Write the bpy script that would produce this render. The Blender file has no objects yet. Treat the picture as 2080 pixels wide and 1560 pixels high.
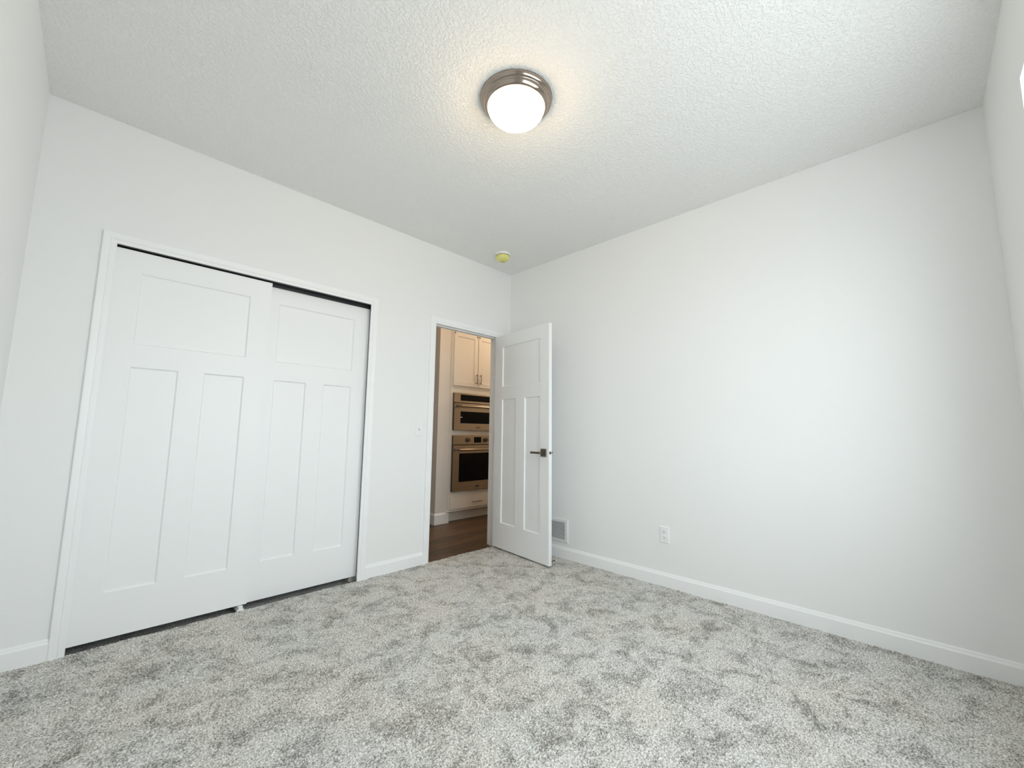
import bpy, bmesh, math, random
import numpy as np
from mathutils import Matrix, Vector

scene = bpy.context.scene
COL = scene.collection
random.seed(7)

# ------------------------------------------------------------------ camera, sky, lights, exposure
H = 2.7432            # ceiling height
LA, LB = 3.288, 3.329  # the room spans x -LA..0 and y -LB..0

yaw, pit, rol = 0.7791809, 0.1151917, 0.0125098
cam_d = bpy.data.cameras.new('camera')
cam = bpy.data.objects.new('camera', cam_d)
COL.objects.link(cam)
fw = Vector((math.cos(pit) * math.cos(yaw), math.cos(pit) * math.sin(yaw), math.sin(pit)))
rt = Vector((math.sin(yaw), -math.cos(yaw), 0))
up = rt.cross(fw)
r2 = rt * math.cos(rol) + up * math.sin(rol)
u2 = up * math.cos(rol) - rt * math.sin(rol)
m = Matrix((r2, u2, -fw)).transposed().to_4x4()
m.translation = (-2.98876, -2.98834, 1.08981)
cam.matrix_world = m
cam_d.sensor_width = 36
cam_d.lens = 835.80 / 2080 * 36
cam_d.clip_start = 0.01
scene.camera = cam

WIN = (-2.49, -0.80, 0.80, 2.352)    # window opening: x0, x1, z0, z1

world = bpy.data.worlds.new('daylight')
scene.world = world
world.use_nodes = True
nt = world.node_tree
nt.nodes.clear()
w_out = nt.nodes.new('ShaderNodeOutputWorld')
w_bg = nt.nodes.new('ShaderNodeBackground')
w_tc = nt.nodes.new('ShaderNodeTexCoord')
w_sep = nt.nodes.new('ShaderNodeSeparateXYZ')
w_ramp = nt.nodes.new('ShaderNodeValToRGB')
nt.links.new(w_tc.outputs['Generated'], w_sep.inputs[0])
w_map = nt.nodes.new('ShaderNodeMapRange')
w_map.inputs['From Min'].default_value = -1
w_map.inputs['From Max'].default_value = 1
nt.links.new(w_sep.outputs['Z'], w_map.inputs['Value'])
nt.links.new(w_map.outputs[0], w_ramp.inputs[0])
e = w_ramp.color_ramp.elements
e[0].position = 0.44
e[0].color = (0.53, 0.57, 0.58, 1)
e[1].position = 0.54
e[1].color = (0.85, 0.945, 1.0, 1)
w_bg.inputs['Strength'].default_value = 7.0
nt.links.new(w_ramp.outputs[0], w_bg.inputs['Color'])
nt.links.new(w_bg.outputs[0], w_out.inputs[0])

pl = bpy.data.lights.new('window_portal', 'AREA')
pl.shape = 'RECTANGLE'
pl.size = WIN[1] - WIN[0]
pl.size_y = WIN[3] - WIN[2]
pl.cycles.is_portal = True
po = bpy.data.objects.new('window_portal', pl)
COL.objects.link(po)
po.location = ((WIN[0] + WIN[1]) / 2, -LB - 0.17, (WIN[2] + WIN[3]) / 2)
po.rotation_euler = (math.radians(90), 0, 0)      # faces +y, into the room


def hall_light(x, y, watt):
    l = bpy.data.lights.new('unseen_hall_light', 'AREA')
    l.shape = 'DISK'
    l.size = 0.14
    l.energy = watt
    l.color = (1.0, 0.74, 0.50)
    o = bpy.data.objects.new('unseen_hall_light', l)
    COL.objects.link(o)
    o.location = (x, y, H - 0.02)


hall_light(0.72, 0.62, 3.4)
hall_light(1.8, 0.62, 9)
hall_light(-0.30, 0.60, 3.6)  # unseen lamp added to brighten the beige wall end, floor and open door

scene.view_settings.view_transform = 'Standard'
scene.view_settings.look = 'None'
scene.view_settings.exposure = 0.17
scene.view_settings.gamma = 1
scene.view_settings.use_curve_mapping = False
scene.cycles.max_bounces = 14
scene.cycles.diffuse_bounces = 10
scene.cycles.glossy_bounces = 5
scene.cycles.transparent_max_bounces = 8
scene.cycles.caustics_reflective = False
scene.cycles.caustics_refractive = False
scene.cycles.sample_clamp_indirect = 25.0

# ------------------------------------------------------------------ materials


def mat(name, color, rough=0.5, metal=0.0, spec=0.5, bump=None, emit=None):
    m = bpy.data.materials.new(name)
    m.use_nodes = True
    b = m.node_tree.nodes['Principled BSDF']
    b.inputs['Base Color'].default_value = (*color, 1)
    b.inputs['Roughness'].default_value = rough
    b.inputs['Metallic'].default_value = metal
    b.inputs['Specular IOR Level'].default_value = spec
    if emit:
        b.inputs['Emission Color'].default_value = (*emit[0], 1)
        b.inputs['Emission Strength'].default_value = emit[1]
    if bump:
        scale, dist, strength, detail = bump
        t = m.node_tree
        tc = t.nodes.new('ShaderNodeTexCoord')
        n = t.nodes.new('ShaderNodeTexNoise')
        n.inputs['Scale'].default_value = scale
        n.inputs['Detail'].default_value = detail
        bp = t.nodes.new('ShaderNodeBump')
        bp.inputs['Strength'].default_value = strength
        bp.inputs['Distance'].default_value = dist
        t.links.new(tc.outputs['Object'], n.inputs['Vector'])
        t.links.new(n.outputs['Fac'], bp.inputs['Height'])
        t.links.new(bp.outputs[0], b.inputs['Normal'])
    return m


M_wall = mat('wall_paint', (0.84, 0.847, 0.845), 0.6, spec=0.3, bump=(140, 0.0008, 0.35, 3))
M_trim = mat('trim_paint', (0.88, 0.89, 0.895), 0.38, spec=0.4)
M_door = mat('door_paint', (0.87, 0.88, 0.885), 0.42, spec=0.4, bump=(260, 0.0003, 0.15, 2))
M_plastic = mat('white_plastic', (0.85, 0.86, 0.87), 0.3)
M_vinyl = mat('window_vinyl', (0.85, 0.86, 0.86), 0.35)
M_slot = mat('slot_dark', (0.03, 0.03, 0.03), 0.6)
M_track = mat('dark_bronze_track', (0.045, 0.047, 0.05), 0.38, metal=0.6)
M_vent = mat('vent_enamel', (0.78, 0.79, 0.79), 0.4)
M_nickel = mat('brushed_nickel', (0.37, 0.31, 0.265), 0.14, metal=1.0)
M_pewter = mat('dark_pewter', (0.20, 0.175, 0.15), 0.35, metal=1.0)
M_pull = mat('cabinet_pull', (0.30, 0.27, 0.24), 0.35, metal=1.0)
M_steel = mat('stainless_steel', (0.40, 0.335, 0.26), 0.27, metal=1.0)
M_steel_edge = mat('appliance_side', (0.10, 0.085, 0.07), 0.45, metal=0.7)
_b = M_steel.node_tree.nodes['Principled BSDF']
_b.inputs['Anisotropic'].default_value = 0.85
_b.inputs['Anisotropic Rotation'].default_value = 0.25
M_black = mat('black_glass', (0.003, 0.003, 0.004), 0.06, spec=0.12)
M_cab = mat('cabinet_paint', (0.80, 0.76, 0.70), 0.4)
M_hall = mat('hall_paint', (0.76, 0.73, 0.69), 0.6, spec=0.3)
M_yellow = mat('yellow_dust_cover', (0.76, 0.73, 0.24), 0.3)
M_label = mat('orange_print', (0.52, 0.30, 0.08), 0.45)
M_rubber = mat('white_rubber', (0.86, 0.86, 0.85), 0.5)


def ceiling_material():
    m = mat('ceiling_texture', (0.85, 0.85, 0.835), 0.75, spec=0.2)
    t = m.node_tree
    b = t.nodes['Principled BSDF']
    tc = t.nodes.new('ShaderNodeTexCoord')
    n = t.nodes.new('ShaderNodeTexNoise')
    n.inputs['Scale'].default_value = 75
    n.inputs['Detail'].default_value = 3
    n.inputs['Distortion'].default_value = 0.6
    r = t.nodes.new('ShaderNodeMapRange')
    r.interpolation_type = 'SMOOTHSTEP'
    r.inputs['From Min'].default_value = 0.40
    r.inputs['From Max'].default_value = 0.62
    bp = t.nodes.new('ShaderNodeBump')
    bp.inputs['Strength'].default_value = 0.75
    bp.inputs['Distance'].default_value = 0.0024
    t.links.new(tc.outputs['Object'], n.inputs['Vector'])
    t.links.new(n.outputs['Fac'], r.inputs['Value'])
    t.links.new(r.outputs[0], bp.inputs['Height'])
    t.links.new(bp.outputs[0], b.inputs['Normal'])
    return m


def carpet_material():
    m = bpy.data.materials.new('carpet')
    m.use_nodes = True
    t = m.node_tree
    b = t.nodes['Principled BSDF']
    b.inputs['Roughness'].default_value = 0.95
    b.inputs['Specular IOR Level'].default_value = 0.1
    tc = t.nodes.new('ShaderNodeTexCoord')

    def noise(scale, detail, dist=0.0, rough=0.5):
        n = t.nodes.new('ShaderNodeTexNoise')
        n.inputs['Scale'].default_value = scale
        n.inputs['Detail'].default_value = detail
        n.inputs['Distortion'].default_value = dist
        n.inputs['Roughness'].default_value = rough
        t.links.new(tc.outputs['Object'], n.inputs['Vector'])
        return n.outputs['Fac']

    def ramp(sock, a, bb, ca, cb):
        r = t.nodes.new('ShaderNodeValToRGB')
        r.color_ramp.elements[0].position = a
        r.color_ramp.elements[0].color = (*ca, 1)
        r.color_ramp.elements[1].position = bb
        r.color_ramp.elements[1].color = (*cb, 1)
        t.links.new(sock, r.inputs[0])
        return r.outputs[0]

    def mix(mode, fac, a, bb):
        x = t.nodes.new('ShaderNodeMix')
        x.data_type = 'RGBA'
        x.blend_type = mode
        x.inputs[0].default_value = fac
        t.links.new(a, x.inputs[6])
        t.links.new(bb, x.inputs[7])
        return x.outputs[2]

    def math_node(op, a, bb):
        x = t.nodes.new('ShaderNodeMath')
        x.operation = op
        for k, q in enumerate((a, bb)):
            if isinstance(q, float):
                x.inputs[k].default_value = q
            else:
                t.links.new(q, x.inputs[k])
        return x.outputs[0]

    yarn = noise(150, 3, 0.3, 0.65)
    pile_shade = noise(7.4, 7, 0.6, 0.78)  # darker areas: shading of leaning pile put into the colour
    clamp = t.nodes.new('ShaderNodeMapRange')
    clamp.inputs['From Min'].default_value = 0.33
    clamp.inputs['From Max'].default_value = 0.53
    t.links.new(pile_shade, clamp.inputs['Value'])
    v = math_node('ADD', yarn, math_node('MULTIPLY', math_node('SUBTRACT', clamp.outputs[0], 1.0), 0.17))
    col = ramp(v, 0.31, 0.61, (0.20, 0.19, 0.175), (0.86, 0.845, 0.82))
    tint = ramp(noise(2.2, 2), 0.35, 0.65, (1.0, 0.975, 0.94), (0.985, 1.0, 0.99))
    c = mix('MULTIPLY', 1.0, col, tint)
    t.links.new(c, b.inputs['Base Color'])
    bp = t.nodes.new('ShaderNodeBump')
    bp.inputs['Strength'].default_value = 0.6
    bp.inputs['Distance'].default_value = 0.004
    t.links.new(noise(210, 2, 0.2), bp.inputs['Height'])
    t.links.new(bp.outputs[0], b.inputs['Normal'])
    return m


def wood_material():
    m = bpy.data.materials.new('wood_plank_floor')
    m.use_nodes = True
    t = m.node_tree
    b = t.nodes['Principled BSDF']
    b.inputs['Roughness'].default_value = 0.42
    tc = t.nodes.new('ShaderNodeTexCoord')
    br = t.nodes.new('ShaderNodeTexBrick')
    br.inputs['Color1'].default_value = (0.062, 0.037, 0.019, 1)
    br.inputs['Color2'].default_value = (0.135, 0.083, 0.044, 1)
    br.inputs['Mortar'].default_value = (0.025, 0.016, 0.01, 1)
    br.inputs['Scale'].default_value = 1.0
    br.inputs['Mortar Size'].default_value = 0.0018
    br.inputs['Bias'].default_value = -0.1
    br.inputs['Brick Width'].default_value = 1.2
    br.inputs['Row Height'].default_value = 0.152
    t.links.new(tc.outputs['Object'], br.inputs['Vector'])
    mp = t.nodes.new('ShaderNodeMapping')
    mp.inputs['Scale'].default_value = (1.6, 26, 1)
    t.links.new(tc.outputs['Object'], mp.inputs['Vector'])
    n = t.nodes.new('ShaderNodeTexNoise')
    n.inputs['Scale'].default_value = 1.6
    n.inputs['Detail'].default_value = 5
    n.inputs['Distortion'].default_value = 0.5
    t.links.new(mp.outputs[0], n.inputs['Vector'])
    r = t.nodes.new('ShaderNodeValToRGB')
    r.color_ramp.elements[0].position = 0.3
    r.color_ramp.elements[0].color = (0.45, 0.42, 0.4, 1)
    r.color_ramp.elements[1].position = 0.68
    r.color_ramp.elements[1].color = (1.5, 1.46, 1.42, 1)
    t.links.new(n.outputs['Fac'], r.inputs[0])
    x = t.nodes.new('ShaderNodeMix')
    x.data_type = 'RGBA'
    x.blend_type = 'MULTIPLY'
    x.inputs[0].default_value = 1
    t.links.new(br.outputs['Color'], x.inputs[6])
    t.links.new(r.outputs[0], x.inputs[7])
    t.links.new(x.outputs[2], b.inputs['Base Color'])
    return m


def pane_material():
    m = bpy.data.materials.new('window_glass')
    m.use_nodes = True
    t = m.node_tree
    t.nodes.clear()
    o = t.nodes.new('ShaderNodeOutputMaterial')
    mx = t.nodes.new('ShaderNodeMixShader')
    tr = t.nodes.new('ShaderNodeBsdfTransparent')
    gl = t.nodes.new('ShaderNodeBsdfGlossy')
    gl.inputs['Roughness'].default_value = 0.02
    mx.inputs[0].default_value = 0.06
    t.links.new(tr.outputs[0], mx.inputs[1])
    t.links.new(gl.outputs[0], mx.inputs[2])
    t.links.new(mx.outputs[0], o.inputs[0])
    return m


def shade_material():
    # frosted glass: passes the bulbs' light on, plus warm emission standing in for scattered light
    m = bpy.data.materials.new('frosted_glass_shade')
    m.use_nodes = True
    t = m.node_tree
    t.nodes.clear()
    o = t.nodes.new('ShaderNodeOutputMaterial')
    tl = t.nodes.new('ShaderNodeBsdfTranslucent')
    tl.inputs['Color'].default_value = (1.0, 0.93, 0.66, 1)
    em = t.nodes.new('ShaderNodeEmission')
    em.inputs['Color'].default_value = (1.0, 0.72, 0.43, 1)
    em.inputs['Strength'].default_value = 9.0
    tp = t.nodes.new('ShaderNodeBsdfTransparent')
    tp.inputs['Color'].default_value = (1.0, 0.96, 0.86, 1)
    mx = t.nodes.new('ShaderNodeMixShader')
    mx.inputs[0].default_value = 0.92
    t.links.new(tl.outputs[0], mx.inputs[1])
    t.links.new(tp.outputs[0], mx.inputs[2])
    ad = t.nodes.new('ShaderNodeAddShader')
    t.links.new(mx.outputs[0], ad.inputs[0])
    t.links.new(em.outputs[0], ad.inputs[1])
    t.links.new(ad.outputs[0], o.inputs[0])
    return m


def bulb_material():
    m = bpy.data.materials.new('lit_bulb')
    m.use_nodes = True
    t = m.node_tree
    t.nodes.clear()
    o = t.nodes.new('ShaderNodeOutputMaterial')
    em = t.nodes.new('ShaderNodeEmission')
    em.inputs['Color'].default_value = (1.0, 0.76, 0.55, 1)
    em.inputs['Strength'].default_value = 95
    t.links.new(em.outputs[0], o.inputs[0])
    return m


M_ceiling = ceiling_material()
M_carpet = carpet_material()
M_wood = wood_material()

# ------------------------------------------------------------------ mesh helpers


class MB:
    """Collects shapes; build() links them as one mesh object."""

    def __init__(self):
        self.v, self.f, self.mi, self.sm = [], [], [], []

    def add(self, vs, fs, mi=0, smooth=False):
        o = len(self.v)
        self.v += [tuple(p) for p in vs]
        for f in fs:
            self.f.append([i + o for i in f])
            self.mi.append(mi)
            self.sm.append(smooth)
        return self

    def box(self, x0, x1, y0, y1, z0, z1, mi=0):
        vs = [(x, y, z) for x in (x0, x1) for y in (y0, y1) for z in (z0, z1)]
        fs = [(0, 1, 3, 2), (4, 6, 7, 5), (0, 4, 5, 1), (2, 3, 7, 6), (0, 2, 6, 4), (1, 5, 7, 3)]
        return self.add(vs, fs, mi)

    def bbox(self, x0, x1, y0, y1, z0, z1, b, mi=0):
        """box with chamfered edges of size b"""
        bm = bmesh.new()
        bmesh.ops.create_cube(bm, size=1)
        for v in bm.verts:
            v.co = ((x0 + x1) / 2 + v.co.x * (x1 - x0), (y0 + y1) / 2 + v.co.y * (y1 - y0), (z0 + z1) / 2 + v.co.z * (z1 - z0))
        bmesh.ops.bevel(bm, geom=bm.edges[:], offset=b, segments=2, profile=0.5, affect='EDGES')
        bm.verts.index_update()
        vs = [v.co[:] for v in bm.verts]
        fs = [[v.index for v in f.verts] for f in bm.faces]
        bm.free()
        return self.add(vs, fs, mi)

    def cyl(self, p0, p1, r0, r1=None, n=20, mi=0, caps=True):
        r1 = r0 if r1 is None else r1
        p0, p1 = Vector(p0), Vector(p1)
        d = (p1 - p0).normalized()
        a = d.orthogonal().normalized()
        c = d.cross(a)
        vs = []
        for p, r in ((p0, r0), (p1, r1)):
            for i in range(n):
                t = 2 * math.pi * i / n
                vs.append(p + a * (r * math.cos(t)) + c * (r * math.sin(t)))
        fs = [(i, (i + 1) % n, n + (i + 1) % n, n + i) for i in range(n)]
        self.add(vs, fs, mi, True)
        if caps:
            self.add(vs[:n], [list(range(n))[::-1]], mi)
            self.add(vs[n:], [list(range(n))], mi)
        return self

    def lathe(self, prof, n=64, c=(0, 0), mi=0, smooth=True):
        """prof: list of (radius, z) turned about the vertical axis through c"""
        vs, fs = [], []
        for r, z in prof:
            for i in range(n):
                t = 2 * math.pi * i / n
                vs.append((c[0] + r * math.cos(t), c[1] + r * math.sin(t), z))
        for k in range(len(prof) - 1):
            for i in range(n):
                j = (i + 1) % n
                fs.append((k * n + i, k * n + j, (k + 1) * n + j, (k + 1) * n + i))
        return self.add(vs, fs, mi, smooth)

    def ball(self, c, r, mi=0, n=16):
        prof = [(max(1e-5, r[0] * math.sin(math.pi * k / n)), c[2] + r[1] * math.cos(math.pi * k / n)) for k in range(n + 1)]
        return self.lathe(prof, 20, (c[0], c[1]), mi)

    def cells(self, xs, ys, zs, solid, mi=0):
        """solid made of grid cells; only the outer faces are emitted, sharing vertices"""
        nx, ny, nz = len(xs) - 1, len(ys) - 1, len(zs) - 1
        idx, vs, fs = {}, [], []

        def vid(i, j, k):
            if (i, j, k) not in idx:
                idx[(i, j, k)] = len(vs)
                vs.append((xs[i], ys[j], zs[k]))
            return idx[(i, j, k)]

        def s(i, j, k):
            if not (0 <= i < nx and 0 <= j < ny and 0 <= k < nz):
                return False
            return solid((xs[i] + xs[i + 1]) / 2, (ys[j] + ys[j + 1]) / 2, (zs[k] + zs[k + 1]) / 2)

        for i in range(nx):
            for j in range(ny):
                for k in range(nz):
                    if not s(i, j, k):
                        continue
                    if not s(i - 1, j, k):
                        fs.append([vid(*q) for q in ((i, j, k), (i, j, k + 1), (i, j + 1, k + 1), (i, j + 1, k))])
                    if not s(i + 1, j, k):
                        fs.append([vid(*q) for q in ((i + 1, j, k), (i + 1, j + 1, k), (i + 1, j + 1, k + 1), (i + 1, j, k + 1))])
                    if not s(i, j - 1, k):
                        fs.append([vid(*q) for q in ((i, j, k), (i + 1, j, k), (i + 1, j, k + 1), (i, j, k + 1))])
                    if not s(i, j + 1, k):
                        fs.append([vid(*q) for q in ((i, j + 1, k), (i, j + 1, k + 1), (i + 1, j + 1, k + 1), (i + 1, j + 1, k))])
                    if not s(i, j, k - 1):
                        fs.append([vid(*q) for q in ((i, j, k), (i, j + 1, k), (i + 1, j + 1, k), (i + 1, j, k))])
                    if not s(i, j, k + 1):
                        fs.append([vid(*q) for q in ((i, j, k + 1), (i + 1, j, k + 1), (i + 1, j + 1, k + 1), (i, j + 1, k + 1))])
        return self.add(vs, fs, mi)

    def extrude(self, poly, axis, a, b, mi=0):
        """prism: poly is a closed list of 2-D points in the plane across axis (0: y,z  1: x,z  2: x,y)"""
        def P(q, t):
            return (t, q[0], q[1]) if axis == 0 else (q[0], t, q[1]) if axis == 1 else (q[0], q[1], t)
        n = len(poly)
        vs = [P(q, a) for q in poly] + [P(q, b) for q in poly]
        fs = [(i, (i + 1) % n, n + (i + 1) % n, n + i) for i in range(n)] + [list(range(n))[::-1], list(range(n, 2 * n))]
        return self.add(vs, fs, mi)

    def build(self, name, mats, parent=None, loc=(0, 0, 0)):
        me = bpy.data.meshes.new(name)
        me.from_pydata(self.v, [], self.f)
        if not isinstance(mats, (list, tuple)):
            mats = [mats]
        for q in mats:
            me.materials.append(q)
        me.polygons.foreach_set('material_index', self.mi)
        me.polygons.foreach_set('use_smooth', self.sm)
        bm = bmesh.new()
        bm.from_mesh(me)
        bmesh.ops.recalc_face_normals(bm, faces=bm.faces[:])
        bm.to_mesh(me)
        bm.free()
        me.update()
        o = bpy.data.objects.new(name, me)
        COL.objects.link(o)
        o.location = loc
        if parent:
            o.parent = parent
        return o


def tag(o, label=None, cat=None, group=None, kind=None):
    for k, v in (('label', label), ('category', cat), ('group', group), ('kind', kind)):
        if v:
            o[k] = v
    return o


def structure(o, label=None, cat=None):
    return tag(o, label, cat, kind='structure')


def thing(name, label, cat, loc, rotz=0, group=None):
    o = bpy.data.objects.new(name, None)
    o.empty_display_size = 0.1
    COL.objects.link(o)
    o.location = loc
    o.rotation_euler = (0, 0, rotz)
    return tag(o, label, cat, group)


# ------------------------------------------------------------------ room shell
CX0, CX1, CZ = -2.9822, -1.5437, 2.0626      # closet casing, inner edges
DX0, DX1, DZ = -0.9326, -0.172, 2.0345       # doorway casing, inner edges
REV = 0.005                                  # reveal between casing edge and jamb
TW = 0.115                                   # partition thickness
YK = 1.14                                    # face of the kitchen wall
FH = -0.010                                  # hard floor level


def carpet_floor():
    step = 0.004
    nx, ny = int(LA / step) + 1, int(LB / step) + 1
    xs = np.linspace(-LA, 0, nx)
    ys = np.linspace(-LB, 0.0, ny)
    rng = np.random.default_rng(3)

    def field(wl, w2):
        g = np.fft.rfft2(rng.standard_normal((ny, nx)))
        ky = np.fft.fftfreq(ny, step)[:, None]
        kx = np.fft.rfftfreq(nx, step)[None, :]
        k = np.sqrt(kx * kx + ky * ky)
        h = np.fft.irfft2(g * np.exp(-((k - 1 / wl) ** 2) / (2 * (w2 / wl) ** 2)), s=(ny, nx))
        return h / h.std()

    h = 0.0016 * field(0.013, 0.45) + 0.0008 * field(0.05, 0.5) + 0.0008 * field(0.30, 0.6)
    h = np.clip(h, -0.005, 0.005)
    v = np.empty((ny, nx, 3))
    v[:, :, 0] = xs[None, :]
    v[:, :, 1] = ys[:, None]
    v[:, :, 2] = h
    ii = np.arange(ny * nx).reshape(ny, nx)
    q = np.stack([ii[:-1, :-1], ii[:-1, 1:], ii[1:, 1:], ii[1:, :-1]], -1).reshape(-1, 4)
    me = bpy.data.meshes.new('floor')
    me.vertices.add(nx * ny)
    me.vertices.foreach_set('co', v.reshape(-1))
    me.loops.add(q.size)
    me.loops.foreach_set('vertex_index', q.reshape(-1).astype(np.int32))
    me.polygons.add(len(q))
    me.polygons.foreach_set('loop_start', np.arange(0, q.size, 4, dtype=np.int32))
    me.polygons.foreach_set('loop_total', np.full(len(q), 4, dtype=np.int32))
    me.polygons.foreach_set('use_smooth', np.ones(len(q), dtype=bool))
    me.materials.append(M_carpet)
    me.update(calc_edges=True)
    o = bpy.data.objects.new('floor', me)
    COL.objects.link(o)
    return o


structure(carpet_floor(), 'grey beige carpet, pile shading painted as mottling, covering the bedroom floor', 'floor')
structure(MB().box(-LA - 0.1, 3.1, -LB - 0.16, 3.1, -0.2, -0.05).build('floor_light_block', M_hall), 'unseen slab added under the floors to block stray light', 'floor')  # added out of sight to stop outside light leaking in from below
structure(MB().box(-LA, -1.45, 0.0, 0.72, -0.06, -0.034).build('floor_closet', M_carpet), 'carpet inside the closet behind the sliding doors', 'floor')  # sunk below the room carpet to keep the gap under the doors dark
structure(MB().box(-1.45, 3.0, 0.0, 3.0, -0.06, FH).build('floor_hall', M_wood), 'dark brown wood plank floor beyond the doorway', 'floor')
structure(MB().box(-LA - 0.1, 3.1, -LB - 0.16, 3.1, H, H + 0.1).build('ceiling', M_ceiling), 'white textured ceiling', 'ceiling')


cx0, cx1 = CX0 - REV - 0.013, CX1 + 0.055


def back_solid(x, y, z):
    if cx0 < x < cx1 and z < CZ + 0.030:
        return False
    if DX0 - 0.018 < x < DX1 + 0.018 and z < DZ + 0.018:
        return False
    return True


structure(MB().cells([-LA, cx0, cx1, DX0 - 0.018, DX1 + 0.018, 3.0], [0, TW], [-0.05, DZ + 0.018, CZ + 0.030, H], back_solid)
          .build('wall_back', M_wall), 'white wall with the closet and the doorway', 'wall')
structure(MB().box(0, 0.115, -LB - 0.16, 0, -0.05, H).build('wall_right', M_wall), 'blank white wall right of the open door', 'wall')
structure(MB().box(-LA - 0.1, -LA, -LB - 0.16, 0.82, -0.05, H).build('wall_left', M_wall), 'white wall at the left edge beside the closet', 'wall')
structure(MB().cells([-LA, WIN[0], WIN[1], 0], [-LB - 0.16, -LB], [-0.05, WIN[2], WIN[3], H],
                     lambda x, y, z: not (WIN[0] < x < WIN[1] and WIN[2] < z < WIN[3]))
          .build('wall_front', M_wall), 'white wall with the window at the right edge', 'wall')
structure(MB().box(-LA, -1.45, 0.72, 0.82, -0.05, H).build('wall_closet', M_wall), 'wall at the back of the closet', 'wall')

# hall and kitchen beyond the doorway
structure(MB().box(-1.55, -1.45, TW, 3.1, -0.05, H).build('wall_hall_left', M_hall), 'hall wall left of the doorway', 'wall')
structure(MB().box(-1.45, 3.0, 3.0, 3.1, -0.05, H).build('wall_hall_back', M_hall), 'far hall wall', 'wall')
structure(MB().box(3.0, 3.1, TW, 3.1, -0.05, H).build('wall_hall_right', M_hall), 'far end wall of the kitchen', 'wall')
structure(MB().box(-0.073, 0.098, YK, 3.0, -0.05, H).build('wall_kitchen', M_hall), 'beige wall end beside the tall oven cabinet', 'wall')
structure(MB().box(0.962, 3.0, YK, 1.25, -0.05, H).build('wall_kitchen_right', M_hall), 'kitchen wall right of the oven cabinet', 'wall')


def base_profile(h=0.097, t=0.013):
    # (distance from wall, z): plain board with a stepped, sloping top
    return [(0, -0.012), (t, -0.012), (t, h - 0.021), (t - 0.0055, h - 0.012), (t - 0.006, h - 0.008), (t - 0.0095, h - 0.002), (t - 0.0105, h), (0, h)]


def base_run(mb, axis, a, b, wall, sign):
    """axis 0: runs along x on the plane y = wall; axis 1: along y on x = wall; sign is the way into the room"""
    poly = [(wall + sign * d, z) for d, z in base_profile()]
    mb.extrude(poly, 0 if axis == 0 else 1, a, b)


b1 = MB()
base_run(b1, 0, -LA, CX0 - 0.057, 0, -1)
base_run(b1, 0, CX1 + 0.057, DX0 - 0.057, 0, -1)
base_run(b1, 0, DX1 + 0.057, 0, 0, -1)
structure(b1.build('baseboard_back', M_trim), 'white baseboard along the closet wall', 'baseboard')
b2 = MB()
base_run(b2, 1, -LB, 0, 0, -1)
structure(b2.build('baseboard_right', M_trim), 'white baseboard along the blank right wall', 'baseboard')
b3 = MB()
base_run(b3, 1, -LB, 0, -LA, 1)
structure(b3.build('baseboard_left', M_trim), 'white baseboard along the left wall', 'baseboard')
b4 = MB()
base_run(b4, 0, -LA, 0, -LB, 1)
structure(b4.build('baseboard_front', M_trim), 'white baseboard under the window', 'baseboard')
b5 = MB()
hp = [(d, z + 0.0) for d, z in base_profile(0.118, 0.012)]
b5.extrude([(YK - d, z) for d, z in hp], 0, -0.085, 0.122)
b5.extrude([(-0.073 - d, z) for d, z in hp], 1, YK, 2.0)
structure(b5.build('baseboard_kitchen', M_trim), 'baseboard around the beige wall end beside the oven cabinet', 'baseboard')

CAS = [(0, 0.0), (0, 0.0085), (0.003, 0.0105), (0.017, 0.0115), (0.021, 0.0150), (0.024, 0.0155), (0.027, 0.0135), (0.046, 0.0160), (0.053, 0.0165), (0.057, 0.0145), (0.057, 0.0)]


def casing(name, x0, x1, z, label):
    vs, fs = [], []
    n = len(CAS)
    for o, t in CAS:
        vs += [(x0 - o, -t, -0.012), (x0 - o, -t, z + o), (x1 + o, -t, z + o), (x1 + o, -t, -0.012)]
    for i in range(n):
        j = (i + 1) % n
        for k in range(3):
            fs.append((i * 4 + k, i * 4 + k + 1, j * 4 + k + 1, j * 4 + k))
    fs.append([i * 4 for i in range(n)])
    fs.append([i * 4 + 3 for i in range(n)][::-1])
    return structure(MB().add(vs, fs).build(name, M_trim), label, 'trim')


t1 = casing('trim_1', CX0, CX1, CZ, 'white moulded casing around the closet opening')
jx0, jx1, jz = CX0 - REV, CX1 + 0.042, CZ + REV
MB().cells([jx0 - 0.013, jx0, jx1, jx1 + 0.013], [0, TW], [-0.012, jz, jz + 0.02],
           lambda x, y, z: not (jx0 < x < jx1 and z < jz)).build('jamb_lining', M_trim, t1)
t2 = casing('trim_2', DX0, DX1, DZ, 'white moulded casing around the bedroom doorway')
kx0, kx1, kz = DX0 - REV, DX1 + REV, DZ + REV
MB().cells([kx0 - 0.013, kx0, kx1, kx1 + 0.013], [0, TW], [-0.012, kz, kz + 0.013],
           lambda x, y, z: not (kx0 < x < kx1 and z < kz)).build('jamb_lining', M_trim, t2)
MB().cells([kx0, kx0 + 0.011, kx1 - 0.011, kx1], [0.040, 0.075], [-0.012, kz - 0.011, kz],
           lambda x, y, z: not (kx0 + 0.011 < x < kx1 - 0.011 and z < kz - 0.011)).build('door_stop_moulding', M_trim, t2)

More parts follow.
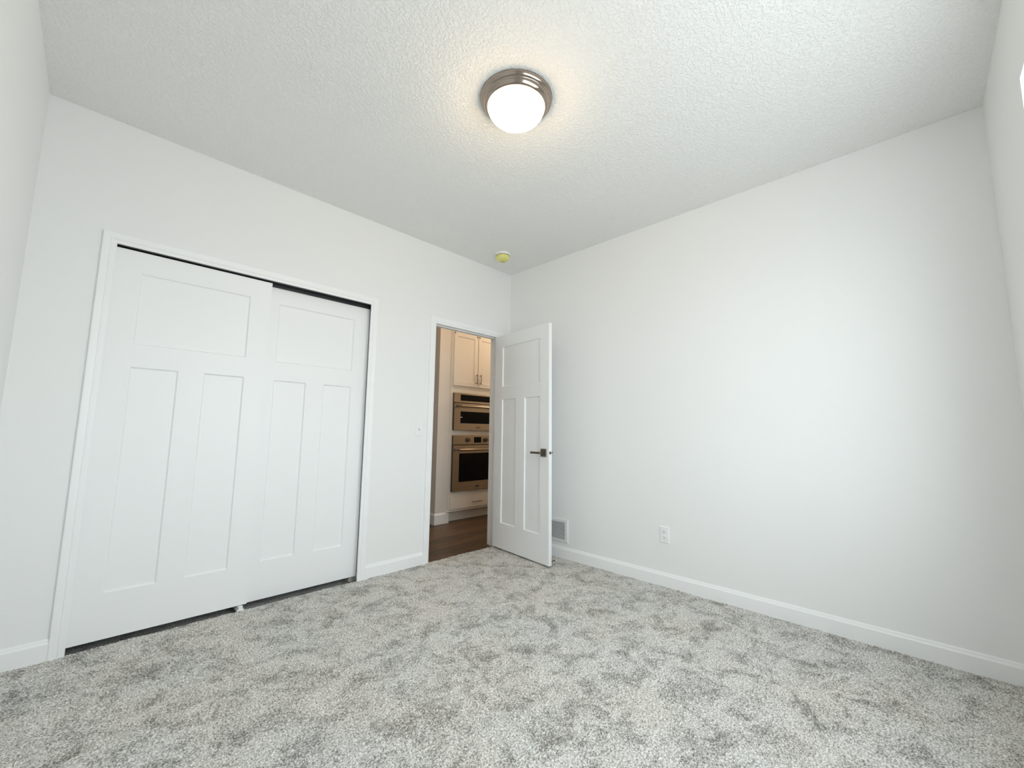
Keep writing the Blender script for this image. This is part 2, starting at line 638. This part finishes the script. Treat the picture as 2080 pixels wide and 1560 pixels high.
# window in the front wall
wy = -LB - 0.11
win = MB()
x0, x1, z0, z1 = WIN
fwid = 0.045
win.cells([x0, x0 + fwid, (x0 + x1) / 2 - 0.03, (x0 + x1) / 2 + 0.03, x1 - fwid, x1], [wy - 0.04, wy + 0.03], [z0, z0 + fwid, z1 - fwid, z1],
          lambda x, y, z: not ((x0 + fwid < x < (x0 + x1) / 2 - 0.03 or (x0 + x1) / 2 + 0.03 < x < x1 - fwid) and z0 + fwid < z < z1 - fwid))
wo = structure(win.build('window_1', M_vinyl), 'bright window at the right edge of the room', 'window')
M_pane = pane_material()
for a, b in ((x0 + fwid, (x0 + x1) / 2 - 0.03), ((x0 + x1) / 2 + 0.03, x1 - fwid)):
    MB().add([(a, wy, z0 + fwid), (b, wy, z0 + fwid), (b, wy, z1 - fwid), (a, wy, z1 - fwid)], [(0, 1, 2, 3)]).build('window_pane', M_pane, wo)
MB().bbox(x0, x1, wy + 0.03, -LB + 0.02, z0 - 0.02, z0 + 0.004, 0.003).build('window_sill', M_trim, wo)

# ------------------------------------------------------------------ doors


def door_slab(mb, W, z0, z1, T, panels, bev=0.007, rec=0.010):
    """slab along +x from 0 to W, thickness 0..T along y, with sloped, recessed panels on both faces"""
    xs = sorted({0.0, W} | {p[0] for p in panels} | {p[1] for p in panels})
    zs = sorted({z0, z1} | {p[2] for p in panels} | {p[3] for p in panels})

    def inside(x, z):
        return any(p[0] < x < p[1] and p[2] < z < p[3] for p in panels)
    for y, s in ((0.0, 1), (T, -1)):
        for i in range(len(xs) - 1):
            for k in range(len(zs) - 1):
                if not inside((xs[i] + xs[i + 1]) / 2, (zs[k] + zs[k + 1]) / 2):
                    mb.add([(xs[i], y, zs[k]), (xs[i + 1], y, zs[k]), (xs[i + 1], y, zs[k + 1]), (xs[i], y, zs[k + 1])], [(0, 1, 2, 3)])
        for a, b, c, d in panels:
            o = [(a, y, c), (b, y, c), (b, y, d), (a, y, d)]
            yi = y + s * rec
            q = [(a + bev, yi, c + bev), (b - bev, yi, c + bev), (b - bev, yi, d - bev), (a + bev, yi, d - bev)]
            mb.add(o + q, [(0, 1, 5, 4), (1, 2, 6, 5), (2, 3, 7, 6), (3, 0, 4, 7), (4, 5, 6, 7)])
    mb.add([(0, 0, z0), (0, T, z0), (0, T, z1), (0, 0, z1)], [(0, 1, 2, 3)])
    mb.add([(W, 0, z0), (W, T, z0), (W, T, z1), (W, 0, z1)], [(0, 1, 2, 3)])
    mb.add([(0, 0, z0), (W, 0, z0), (W, T, z0), (0, T, z0)], [(0, 1, 2, 3)])
    mb.add([(0, 0, z1), (W, 0, z1), (W, T, z1), (0, T, z1)], [(0, 1, 2, 3)])
    return mb


def weld(o):
    bm = bmesh.new()
    bm.from_mesh(o.data)
    bmesh.ops.remove_doubles(bm, verts=bm.verts[:], dist=1e-5)
    bmesh.ops.recalc_face_normals(bm, faces=bm.faces[:])
    bm.to_mesh(o.data)
    bm.free()
    return o


# sliding closet doors: local x from the left edge
CP = [(0.116, 0.643, 1.534, 1.931), (0.116, 0.320, 0.253, 1.411), (0.438, 0.643, 0.253, 1.411)]
d2 = weld(door_slab(MB(), 0.7585, 0.029, 2.050, 0.034, CP).build('door_2', M_door, loc=(-2.9895, 0.010, 0)))
structure(d2, 'left sliding closet door, overlapping in front of the other', 'closet door')
d3 = weld(door_slab(MB(), 0.7585, 0.020, 2.050, 0.034, CP).build('door_3', M_door, loc=(-2.284, 0.052, 0)))
structure(d3, 'right sliding closet door, set behind the left one', 'closet door')

trk = MB()
trk.box(jx0, jx1, 0.002, 0.096, jz - 0.004, jz)
trk.box(jx0, jx1, 0.002, 0.005, jz - 0.010, jz - 0.004)
trk.box(jx0, jx1, 0.0465, 0.0495, jz - 0.030, jz - 0.004)
trk.box(jx0, jx1, 0.093, 0.096, jz - 0.030, jz - 0.004)
tag(trk.build('closet_track', M_track), 'dark metal sliding track above the closet doors', 'door track')

gd = thing('floor_guide', 'small white plastic guide on the carpet under the closet doors', 'door guide', (-2.262, 0.012, 0))
MB().bbox(-0.019, 0.019, -0.012, 0.085, -0.004, 0.004, 0.0015).build('base', M_plastic, gd)
MB().bbox(-0.011, 0.011, 0.034, 0.0395, 0.003, 0.030, 0.001).build('fin', M_plastic, gd)
MB().bbox(-0.011, 0.011, -0.010, -0.005, 0.003, 0.026, 0.001).build('fin', M_plastic, gd)

# hinged bedroom door, standing open; local x runs from the hinge to the free edge, y = 0 is the face seen
th = math.radians(83.5)
DW, DT = 0.767, 0.035
dd = Vector((-math.cos(th), -math.sin(th), 0))
dn = Vector((-math.sin(th), math.cos(th), 0))
pin = Vector((-0.180, -0.018, 0))
org = pin + dd * 0.003 + dn * 0.040
DP = [(0.119, 0.656, 1.520, 1.912), (0.119, 0.327, 0.242, 1.399), (0.452, 0.656, 0.242, 1.399)]
d1 = weld(door_slab(MB(), DW, 0.014, 2.0285, DT, DP).build('door_1', M_door))
d1.matrix_world = Matrix((dd, -dn, Vector((0, 0, 1)))).transposed().to_4x4()
d1.location = org
structure(d1, 'white three panel door standing open beside the blank wall', 'door')
for s, y in ((-1, 0.0), (1, DT)):
    rose = MB().bbox(0.675, 0.740, min(y, y + s * 0.009), max(y, y + s * 0.009), 0.884, 0.949, 0.002).build('door_handle', M_pewter, d1)
    lv = MB()
    lv.cyl((0.7075, y + s * 0.008, 0.9165), (0.7075, y + s * 0.040, 0.9165), 0.0125, 0.0105)
    lv.cyl((0.7075, y + s * 0.036, 0.9165), (0.7075, y + s * 0.060, 0.9165), 0.0095)
    lv.bbox(0.600, 0.718, min(y + s * 0.048, y + s * 0.060), max(y + s * 0.048, y + s * 0.060), 0.9065, 0.9245, 0.0025)
    lv.build('lever', M_pewter, rose)
lt = MB()
lt.cyl((DW, DT / 2, 0.9165), (DW + 0.0012, DT / 2, 0.9165), 0.0125)
lt.bbox(DW + 0.001, DW + 0.006, DT / 2 - 0.006, DT / 2 + 0.006, 0.9085, 0.9245, 0.002)
lt.build('latch', M_pewter, d1)
for z in (0.22, 1.02, 1.82):
    hg = MB().cyl((-0.003, 0.040, z - 0.045), (-0.003, 0.040, z + 0.045), 0.0065, n=14)
    hg.box(-0.002, 0.0, 0.003, 0.034, z - 0.044, z + 0.044)
    hg.build('hinge', M_nickel, d1)
sp = MB()
sp.cyl((0.743, DT, 0.037), (0.743, DT + 0.004, 0.037), 0.012)
for k in range(44):
    sp.cyl((0.743, DT + 0.004 + k * 0.0014, 0.037), (0.743, DT + 0.0049 + k * 0.0014, 0.037), 0.0048, n=10)
sp.cyl((0.743, DT + 0.004, 0.037), (0.743, DT + 0.066, 0.037), 0.0036, n=10)
st = sp.build('spring_stop', M_nickel, d1)
MB().cyl((0.743, DT + 0.065, 0.037), (0.743, DT + 0.077, 0.037), 0.0075, 0.0068).build('rubber_tip', M_rubber, st)

# ------------------------------------------------------------------ things on the walls and the ceiling
sw = thing('light_switch', 'white light switch on the wall left of the doorway', 'light switch', (-1.067, 0, 1.102))
pm = MB()
pm.add([(-0.035, 0, -0.0585), (0.035, 0, -0.0585), (0.035, 0, 0.0585), (-0.035, 0, 0.0585),
        (-0.0345, -0.003, -0.058), (0.0345, -0.003, -0.058), (0.0345, -0.003, 0.058), (-0.0345, -0.003, 0.058),
        (-0.0305, -0.0065, -0.054), (0.0305, -0.0065, -0.054), (0.0305, -0.0065, 0.054), (-0.0305, -0.0065, 0.054)],
       [(0, 1, 5, 4), (1, 2, 6, 5), (2, 3, 7, 6), (3, 0, 4, 7), (4, 5, 9, 8), (5, 6, 10, 9), (6, 7, 11, 10), (7, 4, 8, 11), (8, 9, 10, 11), (3, 2, 1, 0)])
pm.build('cover_plate', M_plastic, sw)
MB().box(-0.0052, 0.0052, -0.0068, -0.0045, -0.012, 0.012).build('toggle_slot', mat('toggle_shadow_gap', (0.35, 0.35, 0.36), 0.5), sw)
MB().extrude([(-0.004, -0.004), (-0.0185, 0.006), (-0.0175, 0.0125), (-0.004, 0.0105)], 0, -0.0042, 0.0042).build('toggle', M_plastic, sw)
for z in (-0.030, 0.030):
    MB().cyl((0, -0.006, z), (0, -0.0075, z), 0.0032, n=14).build('screw', M_plastic, sw)

ou = thing('electrical_outlet', 'white electrical outlet low on the blank right wall', 'outlet', (0, -1.6135, 0.360), math.radians(-90))
op = MB()
op.v, op.f, op.mi, op.sm = list(pm.v), [list(f) for f in pm.f], list(pm.mi), list(pm.sm)
op.build('cover_plate', M_plastic, ou)
for z in (-0.0195, 0.0195):
    face = MB()
    poly = []
    for i in range(24):
        t = 2 * math.pi * i / 24
        poly.append((max(-0.0165, min(0.0165, 0.0175 * math.cos(t))), z + max(-0.0135, min(0.0135, 0.0175 * math.sin(t)))))
    face.extrude(poly, 1, -0.0085, -0.005)
    rc = face.build('receptacle', M_plastic, ou)
    sl = MB()
    sl.box(-0.0078, -0.0054, -0.0088, -0.0082, z + 0.000, z + 0.0085)
    sl.box(0.0054, 0.0078, -0.0088, -0.0082, z + 0.000, z + 0.0070)
    sl.cyl((0, -0.0082, z - 0.0065), (0, -0.0088, z - 0.0065), 0.0028, n=12)
    sl.build('socket_slots', M_slot, rc)
MB().cyl((0, -0.006, 0), (0, -0.0072, 0), 0.003, n=12).build('screw', M_plastic, ou)

# wall register: local x along the wall (towards the corner is -x), y out of the wall is negative
ve = thing('wall_vent', 'white louvred vent low on the wall behind the open door', 'vent', (0, -0.569, 0.2305), math.radians(-90))
vw, vh, mg = 0.180, 0.1015, 0.034
fr = MB()
ring = [((-vw, -vh), (vw, vh), 0.0), ((-vw, -vh), (vw, vh), 0.003), ((-vw + 0.008, -vh + 0.008), (vw - 0.008, vh - 0.008), 0.009),
        ((-vw + mg, -vh + 0.028), (vw - mg, vh - 0.028), 0.009), ((-vw + mg, -vh + 0.028), (vw - mg, vh - 0.028), 0.001)]
vs, fs = [], []
for (a, c), (b, d), y in ring:
    vs += [(a, -y, c), (b, -y, c), (b, -y, d), (a, -y, d)]
for k in range(len(ring) - 1):
    for i in range(4):
        fs.append((k * 4 + i, k * 4 + (i + 1) % 4, k * 4 + 4 + (i + 1) % 4, k * 4 + 4 + i))
fr.add(vs, fs).build('frame', M_vent, ve)
MB().add([(-vw + mg, -0.0008, -vh + 0.028), (vw - mg, -0.0008, -vh + 0.028), (vw - mg, -0.0008, vh - 0.028), (-vw + mg, -0.0008, vh - 0.028)], [(0, 1, 2, 3)]).build('dark_backing', M_slot, ve)
ns = 13
pitch = (2 * vh - 0.056) / ns
for i in range(ns):
    z = -vh + 0.028 + pitch * (i + 0.5)
    MB().extrude([(-0.0015, z + 0.0022), (-0.0085, z - 0.0012), (-0.0085, z - 0.0034), (-0.0015, z + 0.0002)], 0, -vw + mg, vw - mg).build('slat', M_vent, ve)

sd = thing('smoke_detector', 'round white smoke detector with yellow dust cover near the ceiling corner', 'smoke detector', (-0.432, -0.322, H))
MB().lathe([(0.0001, 0), (0.071, 0), (0.0715, -0.004), (0.0715, -0.018), (0.069, -0.022), (0.058, -0.0225), (0.0001, -0.0225)], 48).build('base', M_plastic, sd)
MB().lathe([(0.0655, -0.0215), (0.0652, -0.0245), (0.0605, -0.0245), (0.0605, -0.0215)], 48).build('shadow_gap', M_slot, sd)
cov = MB().lathe([(0.0625, -0.023), (0.0640, -0.027), (0.0625, -0.043), (0.057, -0.056), (0.047, -0.064), (0.030, -0.0675), (0.0001, -0.0680)], 48).build('dust_cover', M_yellow, sd)
pr = MB()
a0 = math.radians(45)
prof = [(0.0001, -0.0680), (0.030, -0.0675), (0.047, -0.064), (0.057, -0.056), (0.0625, -0.043)]


def cover_z(r):
    for (ra, za), (rb, zb) in zip(prof, prof[1:]):
        if r <= rb:
            return za + (zb - za) * (r - ra) / (rb - ra)
    return -0.043


for r0, r1, h0, h1 in ((0.012, 0.017, -0.9, 0.9), (0.024, 0.029, -1.0, 0.7), (0.036, 0.040, -0.7, 1.1), (0.048, 0.0505, -0.9, 0.8), (0.0535, 0.0565, -0.6, 0.2)):
    vs, fs = [], []
    N = 14
    for i in range(N + 1):
        t = a0 + h0 + (h1 - h0) * i / N
        vs += [(r_ * math.cos(t), r_ * math.sin(t), cover_z(r_) - 0.0006) for r_ in (r0, r1)]
    for i in range(N):
        fs.append((2 * i, 2 * i + 1, 2 * i + 3, 2 * i + 2))
    pr.add(vs, fs)
pr.build('printed_rings', M_label, cov)

# flush ceiling light at the middle of the ceiling
cl = thing('ceiling_light', 'lit flush ceiling light with brushed metal ring and frosted glass bowl', 'ceiling light', (-1.644, -1.665, H))
MB().lathe([(0.0001, 0), (0.179, 0), (0.181, -0.003), (0.180, -0.007), (0.177, -0.015), (0.1715, -0.0215), (0.1665, -0.0235), (0.1645, -0.025), (0.1635, -0.0285),
            (0.159, -0.0385), (0.152, -0.046), (0.1465, -0.049), (0.1415, -0.049), (0.140, -0.042), (0.130, -0.010), (0.0001, -0.010)], 96).build('metal_ring', M_nickel, cl)
bowl = []
for k in range(19):
    t = math.pi / 2 * k / 18
    bowl.append((max(1e-4, 0.1410 * math.cos(t) ** 0.85), -0.0445 - 0.0755 * math.sin(t)))
MB().lathe(bowl, 96).build('glass_bowl', shade_material(), cl)
M_bulb = bulb_material()
for s in (-1, 1):
    MB().ball((s * 0.032, s * -0.032, -0.074), (0.024, 0.026)).build('bulb', M_bulb, cl)

# ------------------------------------------------------------------ tall oven cabinet with its two appliances
FX0, FX1, FY = 0.098, 0.962, 1.128
cab = thing('oven_cabinet', 'tall beige kitchen cabinet around the two ovens', 'cabinet', (0, 0, 0))
ax0, ax1 = 0.155, 0.905
zs = [0.118, 0.372, 1.020, 1.118, 1.548, 2.62]


def cab_solid(x, y, z):
    return not (ax0 < x < ax1 and (0.372 < z < 1.020 or 1.118 < z < 1.548) and y < 1.70)


MB().cells([FX0, ax0, ax1, FX1], [FY, 1.70, 1.74], zs, cab_solid).build('body', M_cab, cab)
MB().box(FX0 + 0.0, FX1, 1.205, 1.225, FH, 0.118).build('toe_kick', M_cab, cab)
MB().bbox(FX0 - 0.018, FX1, FY - 0.012, FY + 0.02, 0.116, 0.126, 0.002).build('bottom_rail', M_cab, cab)


def shaker(mb, x0, x1, z0, z1, yf, T=0.020, st=0.056):
    bev, rec = 0.004, 0.008
    a, b, c, d = x0 + st, x1 - st, z0 + st, z1 - st
    o = [(x0, yf, z0), (x1, yf, z0), (x1, yf, z1), (x0, yf, z1)]
    i = [(a, yf, c), (b, yf, c), (b, yf, d), (a, yf, d)]
    q = [(a + bev, yf + rec, c + bev), (b - bev, yf + rec, c + bev), (b - bev, yf + rec, d - bev), (a + bev, yf + rec, d - bev)]
    k = [(x, yf + T, z) for x, _, z in o]
    R4 = range(4)
    fs = [(n, (n + 1) % 4, 4 + (n + 1) % 4, 4 + n) for n in R4] + [(4 + n, 4 + (n + 1) % 4, 8 + (n + 1) % 4, 8 + n) for n in R4]
    fs += [(8, 9, 10, 11)] + [(n, (n + 1) % 4, 12 + (n + 1) % 4, 12 + n) for n in R4] + [(12, 13, 14, 15)]
    return mb.add(o + i + q + k, fs)


def pull(parent, p, axis, half, yf):
    mb = MB()
    d = Vector((1, 0, 0)) if axis == 0 else Vector((0, 0, 1))
    c = Vector((p[0], yf - 0.030, p[1]))
    mb.cyl(c - d * half, c + d * half, 0.0055, n=14)
    for s in (-1, 1):
        e0 = c + d * (s * (half - 0.016))
        mb.cyl(e0, (e0.x, yf, e0.z), 0.0048, n=12)
    return mb.build('handle', M_pull, parent)


YD = 1.108
for xa, xb, hx, bx in ((0.124, 0.5125, 0.488, (0.131, 0.500)), (0.5265, 0.915, 0.553, (0.540,))):
    dr = shaker(MB(), xa, xb, 1.6585, 2.345, YD).build('door', M_cab, cab)
    pull(dr, (hx, 1.762), 1, 0.067, YD)
    for q in bx:
        MB().box(q - 0.006, q + 0.006, YD - 0.004, YD, 2.318, 2.336).build('bumper', M_slot, dr)
dw = MB().bbox(0.1265, 0.912, YD, YD + 0.02, 0.141, 0.289, 0.003).build('drawer', M_cab, cab)
pull(dw, (0.535, 0.208), 0, 0.075, YD)


def appliance(name, label, cat, z0, z1):
    o = thing(name, label, cat, (0.5305, FY - 0.001, z0))
    return o, -0.396, 0.396, z1 - z0


def bar_handle(parent, x0, x1, z, y0, out):
    b = MB()
    b.cyl((x0, y0 - out, z), (x1, y0 - out, z), 0.0125, n=20)
    h = b.build('handle', M_steel, parent)
    for x in (x0 + 0.012, x1 - 0.012):
        MB().bbox(x - 0.014, x + 0.014, y0 - out - 0.015, y0, z - 0.015, z + 0.015, 0.003).build('handle_mount', M_pewter, h)
    return h


# speed oven above
mw, ax, bx_, hh = appliance('built_in_microwave', 'stainless steel built-in microwave above the wall oven', 'microwave', 1.098, 1.5665)
MB().box(ax + 0.03, bx_ - 0.03, 0.0, 0.30, 0.030, hh - 0.035).build('body', M_steel_edge, mw)
MB().box(ax, bx_, -0.022, 0.0, 0.002, hh - 0.002).build('side_trim', M_steel_edge, mw)
pn = MB().bbox(ax, bx_, -0.028, -0.022, 0.3475, hh, 0.002).build('control_panel', M_steel, mw)
MB().bbox(-0.296, 0.296, -0.030, -0.027, 0.372, 0.450, 0.001).build('display', M_black, pn)
md = MB().bbox(ax + 0.004, bx_ - 0.004, -0.034, -0.022, 0.0, 0.335, 0.0025).build('door', M_steel, mw)
MB().bbox(-0.296, 0.296, -0.036, -0.033, 0.088, 0.237, 0.001).build('door_window', M_black, md)
MB().box(-0.300, -0.268, -0.0372, -0.036, 0.158, 0.166).build('white_mark', M_plastic, md)  # small white mark at the left side of the door window
bar_handle(md, -0.350, 0.350, 0.302, -0.034, 0.042)
bd = MB()
bd.bbox(-0.036, 0.036, -0.0365, -0.034, 0.024, 0.050, 0.001)
bd.build('badge', M_pewter, md)
MB().box(-0.033, 0.033, -0.0370, -0.0363, 0.027, 0.035).build('badge_plate', M_steel, md)

# wall oven below
ov, ax, bx_, hh = appliance('wall_oven', 'stainless steel wall oven with large black window under the microwave', 'oven', 0.353, 1.0375)
MB().box(ax + 0.03, bx_ - 0.03, 0.0, 0.50, 0.030, hh - 0.03).build('body', M_steel_edge, ov)
MB().box(ax, bx_, -0.022, 0.0, 0.002, hh - 0.002).build('side_trim', M_steel_edge, ov)
pn = MB().bbox(ax, bx_, -0.028, -0.022, 0.569, hh, 0.002).build('control_panel', M_steel, ov)
MB().bbox(-0.060, 0.060, -0.030, -0.027, 0.590, 0.661, 0.001).build('display', M_black, pn)
for x in (-0.166, 0.135):
    kb = MB()
    kb.cyl((x, -0.028, 0.624), (x, -0.034, 0.624), 0.030, 0.028, n=28)
    kb.cyl((x, -0.034, 0.624), (x, -0.062, 0.624), 0.0235, 0.021, n=28)
    kb.bbox(x - 0.005, x + 0.005, -0.066, -0.060, 0.604, 0.644, 0.001)
    kb.build('knob', M_pewter, pn)
od = MB().bbox(ax + 0.004, bx_ - 0.004, -0.034, -0.022, 0.0, 0.556, 0.0025).build('door', M_steel, ov)
MB().bbox(-0.300, 0.300, -0.036, -0.033, 0.111, 0.460, 0.001).build('door_window', M_black, od)
bar_handle(od, -0.362, 0.362, 0.505, -0.034, 0.045)
MB().bbox(-0.034, 0.034, -0.0365, -0.034, 0.033, 0.054, 0.001).build('badge', M_pewter, od)
